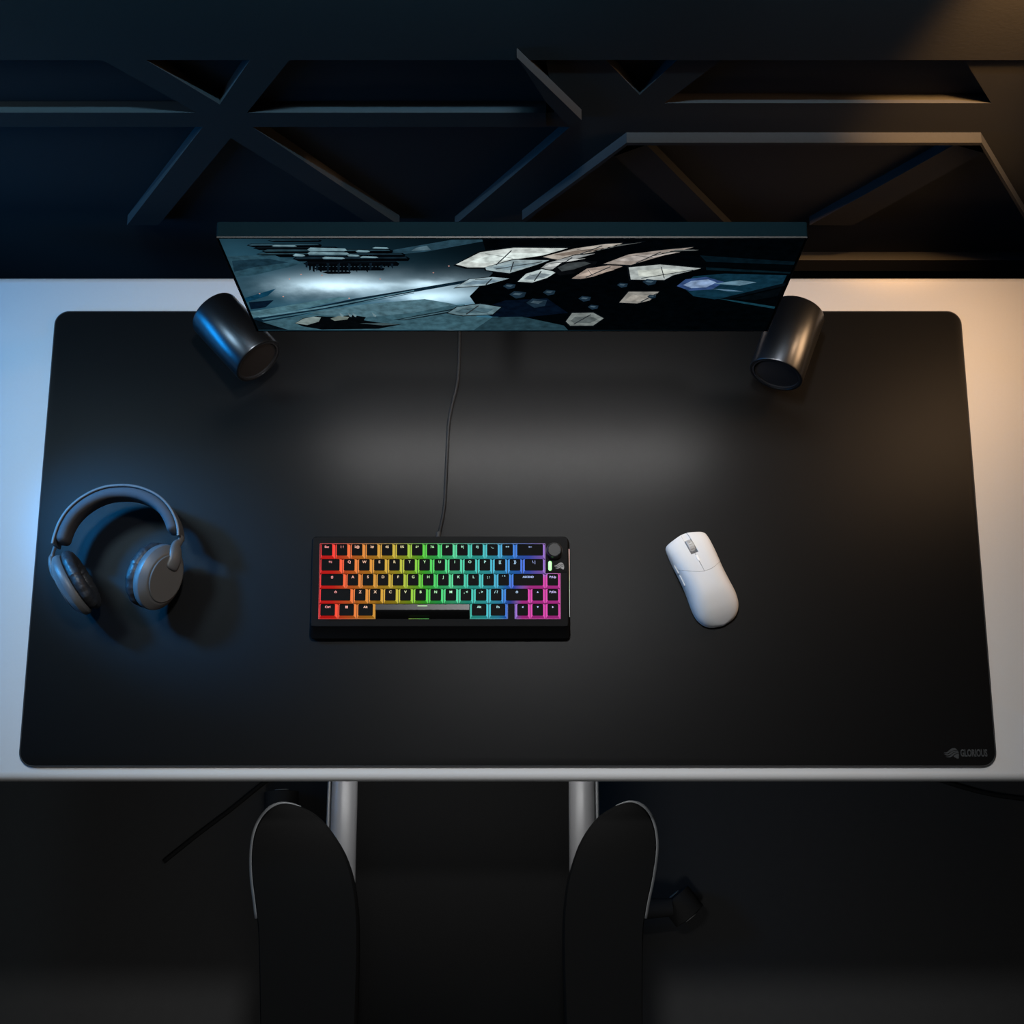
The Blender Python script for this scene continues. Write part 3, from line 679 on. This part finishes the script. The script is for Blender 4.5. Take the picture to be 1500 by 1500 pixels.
def msurf(s, t, inset=0.0):
    """s -1..1 across (left..right), over the top"""
    hw = interp(HWt, t)*.97-inset; h = interp(HTt, t)-inset
    a = s*PI/2
    ca, sa = math.cos(a), math.sin(a)
    e = .55
    x = hw*math.copysign(abs(sa)**e, sa)*(1-.06*(1-abs(s)))
    z = .0012+(h-.0012)*abs(ca)**.62
    bow = (.0078 if x > 0 else .0062)*(math.hypot(x, .004)-.004)/.026*max(0, 1-t/.16)           # front edge swept back towards the corners
    return Vector((x, MLn/2-t*MLn-bow, z))
def mpatch(s0, s1, t0, t1, ns, nt_, name, m, parent, thick=.0011, out=0.0, inset=0.0, mb=None):
    t0f = t0 if callable(t0) else (lambda s: t0); t1f = t1 if callable(t1) else (lambda s: t1)
    s0f = s0 if callable(s0) else (lambda q: s0); s1f = s1 if callable(s1) else (lambda q: s1)
    V = []; 
    for lay in (0, 1):
        for j in range(nt_+1):
            for i in range(ns+1):
                q = j/nt_
                s = s0f(q)+(s1f(q)-s0f(q))*i/ns; t = t0f(s)+(t1f(s)-t0f(s))*q
                V.append(msurf(s, t, inset+(thick if lay else -out)))
    Fc = []; W = ns+1; N = (nt_+1)*W
    for j in range(nt_):
        for i in range(ns):
            a = j*W+i; Fc.append((a, a+1, a+1+W, a+W)); Fc.append((N+a, N+a+W, N+a+1+W, N+a+1))
    bd_ = [i for i in range(W)]+[j*W+ns for j in range(1, nt_+1)]+[nt_*W+i for i in range(ns-1, -1, -1)]+[j*W for j in range(nt_-1, 0, -1)]
    for a, b_ in zip(bd_, bd_[1:]+bd_[:1]): Fc.append((a, b_, N+b_, N+a))
    if mb is not None: mb.add((V, Fc))
    return None if name is None else link(name, V, Fc, m, parent, True, None, 50)
rr_ = lambda s: math.copysign(abs(math.sin(s*PI/2))**.55, s)
sx_ = lambda x: 2/PI*math.asin((x/(.0301*.945))**(1/.55))
seam = lambda s: .458+.0395*rr_(s)-.1074*rr_(s)**2*.9
CH = sx_(.0050); CL = sx_(.0003)
mpatch(-.985, .985, lambda s: seam(s)+.002, 1.0, 60, 40, 'palm_shell', M['mouse'], ms, .0015)
xs = lambda x0, x1, n: [x0+(x1-x0)*i/n for i in range(n+1)]
lb_ = MB(); rb_ = MB()
mpatch(-.74, -CH, lambda s: 0.0, lambda s: seam(s)-.0015, 26, 34, None, None, None, .0014, .0003, 0, lb_)
mpatch(CH, .74, lambda s: 0.0, lambda s: seam(s)-.0015, 26, 34, None, None, None, .0014, .0003, 0, rb_)
# buttons continue to the middle line behind the wheel
mpatch(-CH, -CL, .245, lambda s: seam(s)-.0015, 12, 16, None, None, None, .0014, .0003, 0, lb_)
mpatch(CL, CH, .245, lambda s: seam(s)-.0015, 12, 16, None, None, None, .0014, .0003, 0, rb_)
lb_.build('left_button', M['mouse'], ms, True, 50); rb_.build('right_button', M['mouse'], ms, True, 50)
mpatch(-sx_(.0047), sx_(.0047), 0.0, .085, 8, 10, 'nose_bridge', M['mouse'], ms, .0010, 0, .0016)
mpatch(-.985, -.752, 0.0, lambda s: seam(s)-.002, 10, 30, 'side_wall', M['mouse'], ms, .0012)
mpatch(.752, .985, 0.0, lambda s: seam(s)-.002, 10, 30, 'side_wall', M['mouse'], ms, .0012)
b = MB()
ins = []
for j in range(31):
    t = .004+j/30*.985; ins.append([msurf(-.98+1.96*i/28, t, .0020) for i in range(29)])
b.add(loft(ins)); b.build('inner_body', M['mousecore'], ms, True, 40)
mpatch(-.87, -.765, .27, .36, 6, 12, 'side_button', M['mouse'], ms, .0012, .0013); mpatch(-.87, -.765, .385, .50, 6, 12, 'side_button', M['mouse'], ms, .0012, .0013)
# wheel and dpi button
wc = msurf(0, .163); wp = []
b = MB(); Rw = .0098
vf = lathe([(Rw*.9, -.0040), (Rw, -.0033), (Rw, .0033), (Rw*.9, .0040)], 40)
TW = Matrix.Translation((wc.x, wc.y, wc.z-.0078)) @ Matrix.Rotation(PI/2, 4, 'Y')
b.add(vf, TW)
for k_ in range(20):
    a = 2*PI*k_/20; b.add(box(-.0007, .0007, -.0003, .0008, -.0022, .0022), TW @ Matrix.Rotation(a, 4, 'Z') @ Matrix.Translation((0, Rw, 0)))
b.build('scroll_wheel', M['wheel'], ms, True, 40)['label'] = 'grey ribbed scroll wheel'
dc = msurf(0, .307); nx = msurf(0, .33)-msurf(0, .285); ang = math.atan2(nx.z, -nx.y)
MB().add(rslab(.0030, .0092, -.001, .0012, .0014, .0004), Matrix.Translation((dc.x, dc.y, dc.z)) @ Matrix.Rotation(-ang, 4, 'X')).build('dpi_button', M['dpi'], ms, True, 40)

# ------------------------------------------------------------------ chair pushed up to the desk
CX = on_z(666, 1200, .47).x; CY = -.005
ch = thing('desk_chair', 'dark office chair pushed up to the desk with rounded armrests', 'chair', (CX, CY, 0))
def cl(px, py, z): return on_z(px, py, z)-Vector((CX, CY, 0))
sxl = cl(480, 1180, .46).x; sxr = cl(876, 1180, .46).x
link('seat', *rslab(sxr-sxl-.004, .50, .385, .452, .05, .02, (sxl+sxr)/2, .03), M['leather'], ch, True, 40)
for s, xe in ((-1, sxl), (1, sxr)):
    pth = smooth_path([Vector((xe-s*.0225, .26, .445)), Vector((xe-s*.0225, .15, .452)), Vector((xe-s*.0225, .03, .453)), Vector((xe-s*.022, -.10, .455)), Vector((xe-s*.02, -.22, .46))], 6)
    bo = link('side_bolster', *tube(pth, .019, 20), M['bolster'], ch, True)
    pp = [p+Vector((s*.0215, 0, .006)) for p in pth]
    link('piping', *tube(pp, .0026, 10), M['chairtrim'], bo, True)
AZ = .63
LA = [(381, 1580), (378, 1390), (374, 1335), (368, 1285), (367.5, 1245), (374, 1212), (390, 1187), (412, 1176), (440, 1181), (468, 1198), (492, 1228), (510, 1262), (522, 1310), (526, 1390), (520, 1580)]
RA = [(942, 1580), (942, 1390), (947, 1335), (957, 1285), (962.5, 1240), (958, 1206), (946, 1184), (926, 1174), (902, 1180), (876, 1197), (853, 1228), (838, 1266), (828, 1310), (824, 1390), (830, 1580)]
for PA, s in ((LA, -1), (RA, 1)):
    out = smooth_path([cl(x, y, AZ) for x, y in PA], 4); c_ = sum(out, Vector())/len(out); L = []
    for (k_, dz) in ((.90, -.026), (.985, -.022), (1.0, -.012), (.99, -.004), (.955, 0)):
        L.append([Vector((c_.x+(p.x-c_.x)*k_, c_.y+(p.y-c_.y)*k_, p.z+dz)) for p in out])
    ar = link('armrest', *loft(L), M['chairpad'], ch, True, 50)
    edge = [p+Vector((0, 0, -.006)) for p in out[7:33]]
    link('edge_trim', *tube(edge, [.0030*(1-max(0, (i-18)/9)) for i in range(26)], 10), M['chairtrim'], ar, True)
    ax = c_.x-s*.0; b = MB(); b.add(box(ax-.022, ax+.022, c_.y-.03, c_.y+.03, .40, AZ-.02)); b.add(box(min(ax, 0)-.022*(s < 0)*0, max(ax, 0), c_.y-.03, c_.y+.03, .372, .384)); b.build('armrest_post', M['chairbase'], ch)
bp_ = [Vector((0, -.27, .43)), Vector((0, -.32, .60)), Vector((0, -.35, .80)), Vector((0, -.37, 1.02))]
L = []
for i, p in enumerate(smooth_path(bp_, 5)):
    w = .21+.02*math.sin(i/15*PI)-(.05 if i >= 15 else 0); L.append([(p.x+w*math.copysign(abs(math.cos(a))**.7, math.cos(a)), p.y+.035*math.sin(a)-.0+.03*abs(math.cos(a)), p.z) for a in [2*PI*k/32 for k in range(32)]])
link('backrest', *loft(L), M['leather'], ch, True, 60)
link('back_bracket', *box(-.04, .04, -.30, -.1, .36, .384), M['chairbase'], ch)
link('gas_column', *lathe([(.025, .09), (.025, .26), (.018, .262), (.018, .385)], 24), M['chairbase'], ch, True, 40)
b = MB(); b.add(lathe([(.045, .06), (.05, .08), (.04, .11), (0, .115)], 24))
cast = []
for k_ in range(5):
    a = math.radians(4+72*k_); e = Vector((.345*math.cos(a), .345*math.sin(a), .062)); cast.append((e, a))
    b.add(tube([Vector((0, 0, .085)), e*.5+Vector((0, 0, .05)), e+Vector((0, 0, .008))], [.026, .021, .015], 12))
b.build('star_base', M['chairbase'], ch, True, 50)
for e, a in cast:
    Tc = Matrix.Translation((e.x+.022*math.cos(a), e.y+.022*math.sin(a), .03)) @ Matrix.Rotation(a+.6, 4, 'Z') @ Matrix.Rotation(PI/2, 4, 'X')
    c_ = MB().add(lathe([(.018, -.022), (.029, -.020), (.029, .020), (.018, .022), (0, .022)], 24), Tc).build('caster', M['chairbase'], ch, True, 40)
    MB().add(lathe([(0, -.0225), (.011, -.0225), (.012, -.0238), (0, -.0242)], 16), Tc).add(lathe([(0, .0242), (.012, .0238), (.011, .0225), (0, .0225)], 16), Tc).build('caster_hub', M['casterwhite'], c_, True, 40)

# cords on the floor
fc = link('floor_cord', *tube(smooth_path([on_z(x, y, .004) for x, y in ((1340, 1130), (1400, 1150), (1450, 1163), (1500, 1170), (1560, 1176))], 6), .004, 8), M['cord'], None, True)
tag(fc, 'black cord on the dark floor at the right, just in front of the desk', 'cord')
fd = link('floor_cord', *tube(smooth_path([on_z(x, y, .004) for x, y in ((420, 1120), (372, 1158), (335, 1188), (290, 1222), (240, 1262))], 6), .004, 8), M['cord'], None, True)
tag(fd, 'black cord slanting over the dark floor left of the chair', 'cord')

# ------------------------------------------------------------------ camera
cam = bpy.data.cameras.new('camera'); co = bpy.data.objects.new('camera', cam); C.objects.link(co)
cam.sensor_width = 36; cam.lens = F/1500*36; cam.clip_start = .01
co.location = (0, 0, CAMZ); co.rotation_euler = (PI/2-PITCH, 0, 0)
sc.camera = co

# ------------------------------------------------------------------ light
def aim(o, target):
    o.rotation_euler = (Vector(target)-Vector(o.location)).to_track_quat('-Z', 'Y').to_euler()
def area(name, loc, target, sx, sy, power, col, spread=180):
    l = bpy.data.lights.new(name, 'AREA'); l.shape = 'RECTANGLE'; l.size = sx; l.size_y = sy; l.energy = power; l.color = col; l.spread = math.radians(spread)
    o = bpy.data.objects.new(name, l); C.objects.link(o); o.location = loc; aim(o, target); return o
def spot(name, loc, target, power, col, ang, blend, rad):
    l = bpy.data.lights.new(name, 'SPOT'); l.energy = power; l.color = col; l.spot_size = math.radians(ang); l.spot_blend = blend; l.shadow_soft_size = rad
    o = bpy.data.objects.new(name, l); C.objects.link(o); o.location = loc; aim(o, target); return o
spot('ceiling_key', (0, .86, 2.65), (0, .32, .75), 84, (1, 1, 1), 53, 1.0, .085)
area('added_pool_light', (0, MY-.004, mz0-.004), (0, MY-.055, DESK), .54, .012, .86, (1, .99, .97), 102)  # unseen light added below the screen to make the bright pool on the mat
area('blue_lamp', (-1.45, .62, 1.01), (-.40, .70, .80), .60, .22, 2.0, (.01, .36, 1.0), 80)
spot('blue_spot', (-1.02, .76, 1.30), (-.485, .47, .80), 56, (.01, .36, 1.0), 20, .6, .05)
area('cool_lamp', (-.88, .80, 1.48), (-.5, .50, .76), .20, .12, .85, (.55, .82, 1.0), 100)
area('orange_lamp', (.77, .87, 1.34), (.56, .66, .76), .12, .12, .48, (1.0, .62, .34), 100)
area('orange_side_lamp', (.82, .79, 1.06), (.37, .72, .82), .22, .18, .52, (1.0, .58, .28), 90)
spot('rear_fill', (-.05, -1.2, 3.0), (-.05, -.35, .2), 36, (1, 1, 1), 60, 1.0, .25)
area('added_bolster_light', (CX, .21, .718), (CX, .18, .45), .45, .02, .6, (1, 1, 1), 140)  # added unseen light beneath the desk edge, brightens the chair's side bolsters
spot('wall_warm', (.54, .88, 1.64), (.525, .955, 1.10), 95, (1.0, .50, .15), 25, 1.0, .02)
area('wall_wash', (-.35, .885, 1.85), (-.35, 1.21, 1.05), .95, .01, 13, (.30, .72, 1.0), 44)
area('wall_wash', (.42, .885, 1.85), (.42, 1.21, 1.05), .5, .01, 5, (.50, .80, 1.0), 44)
spot('wall_side_warm', (1.35, .885, 1.45), (.05, .95, 1.02), 30, (1.0, .55, .28), 24, 1.0, .02)
spot('wall_side_blue', (-1.35, .885, 1.50), (.05, .95, 1.02), 11, (.05, .40, 1.0), 24, 1.0, .02)

w = bpy.data.worlds.new('world'); sc.world = w; w.use_nodes = True
w.node_tree.nodes['Background'].inputs[0].default_value = (.6, .7, .8, 1); w.node_tree.nodes['Background'].inputs[1].default_value = .002
sc.view_settings.view_transform = 'Standard'; sc.view_settings.look = 'None'; sc.view_settings.exposure = 0; sc.view_settings.gamma = 1; sc.view_settings.use_curve_mapping = False
sc.cycles.use_denoising = True
sc.cycles.max_bounces = 6
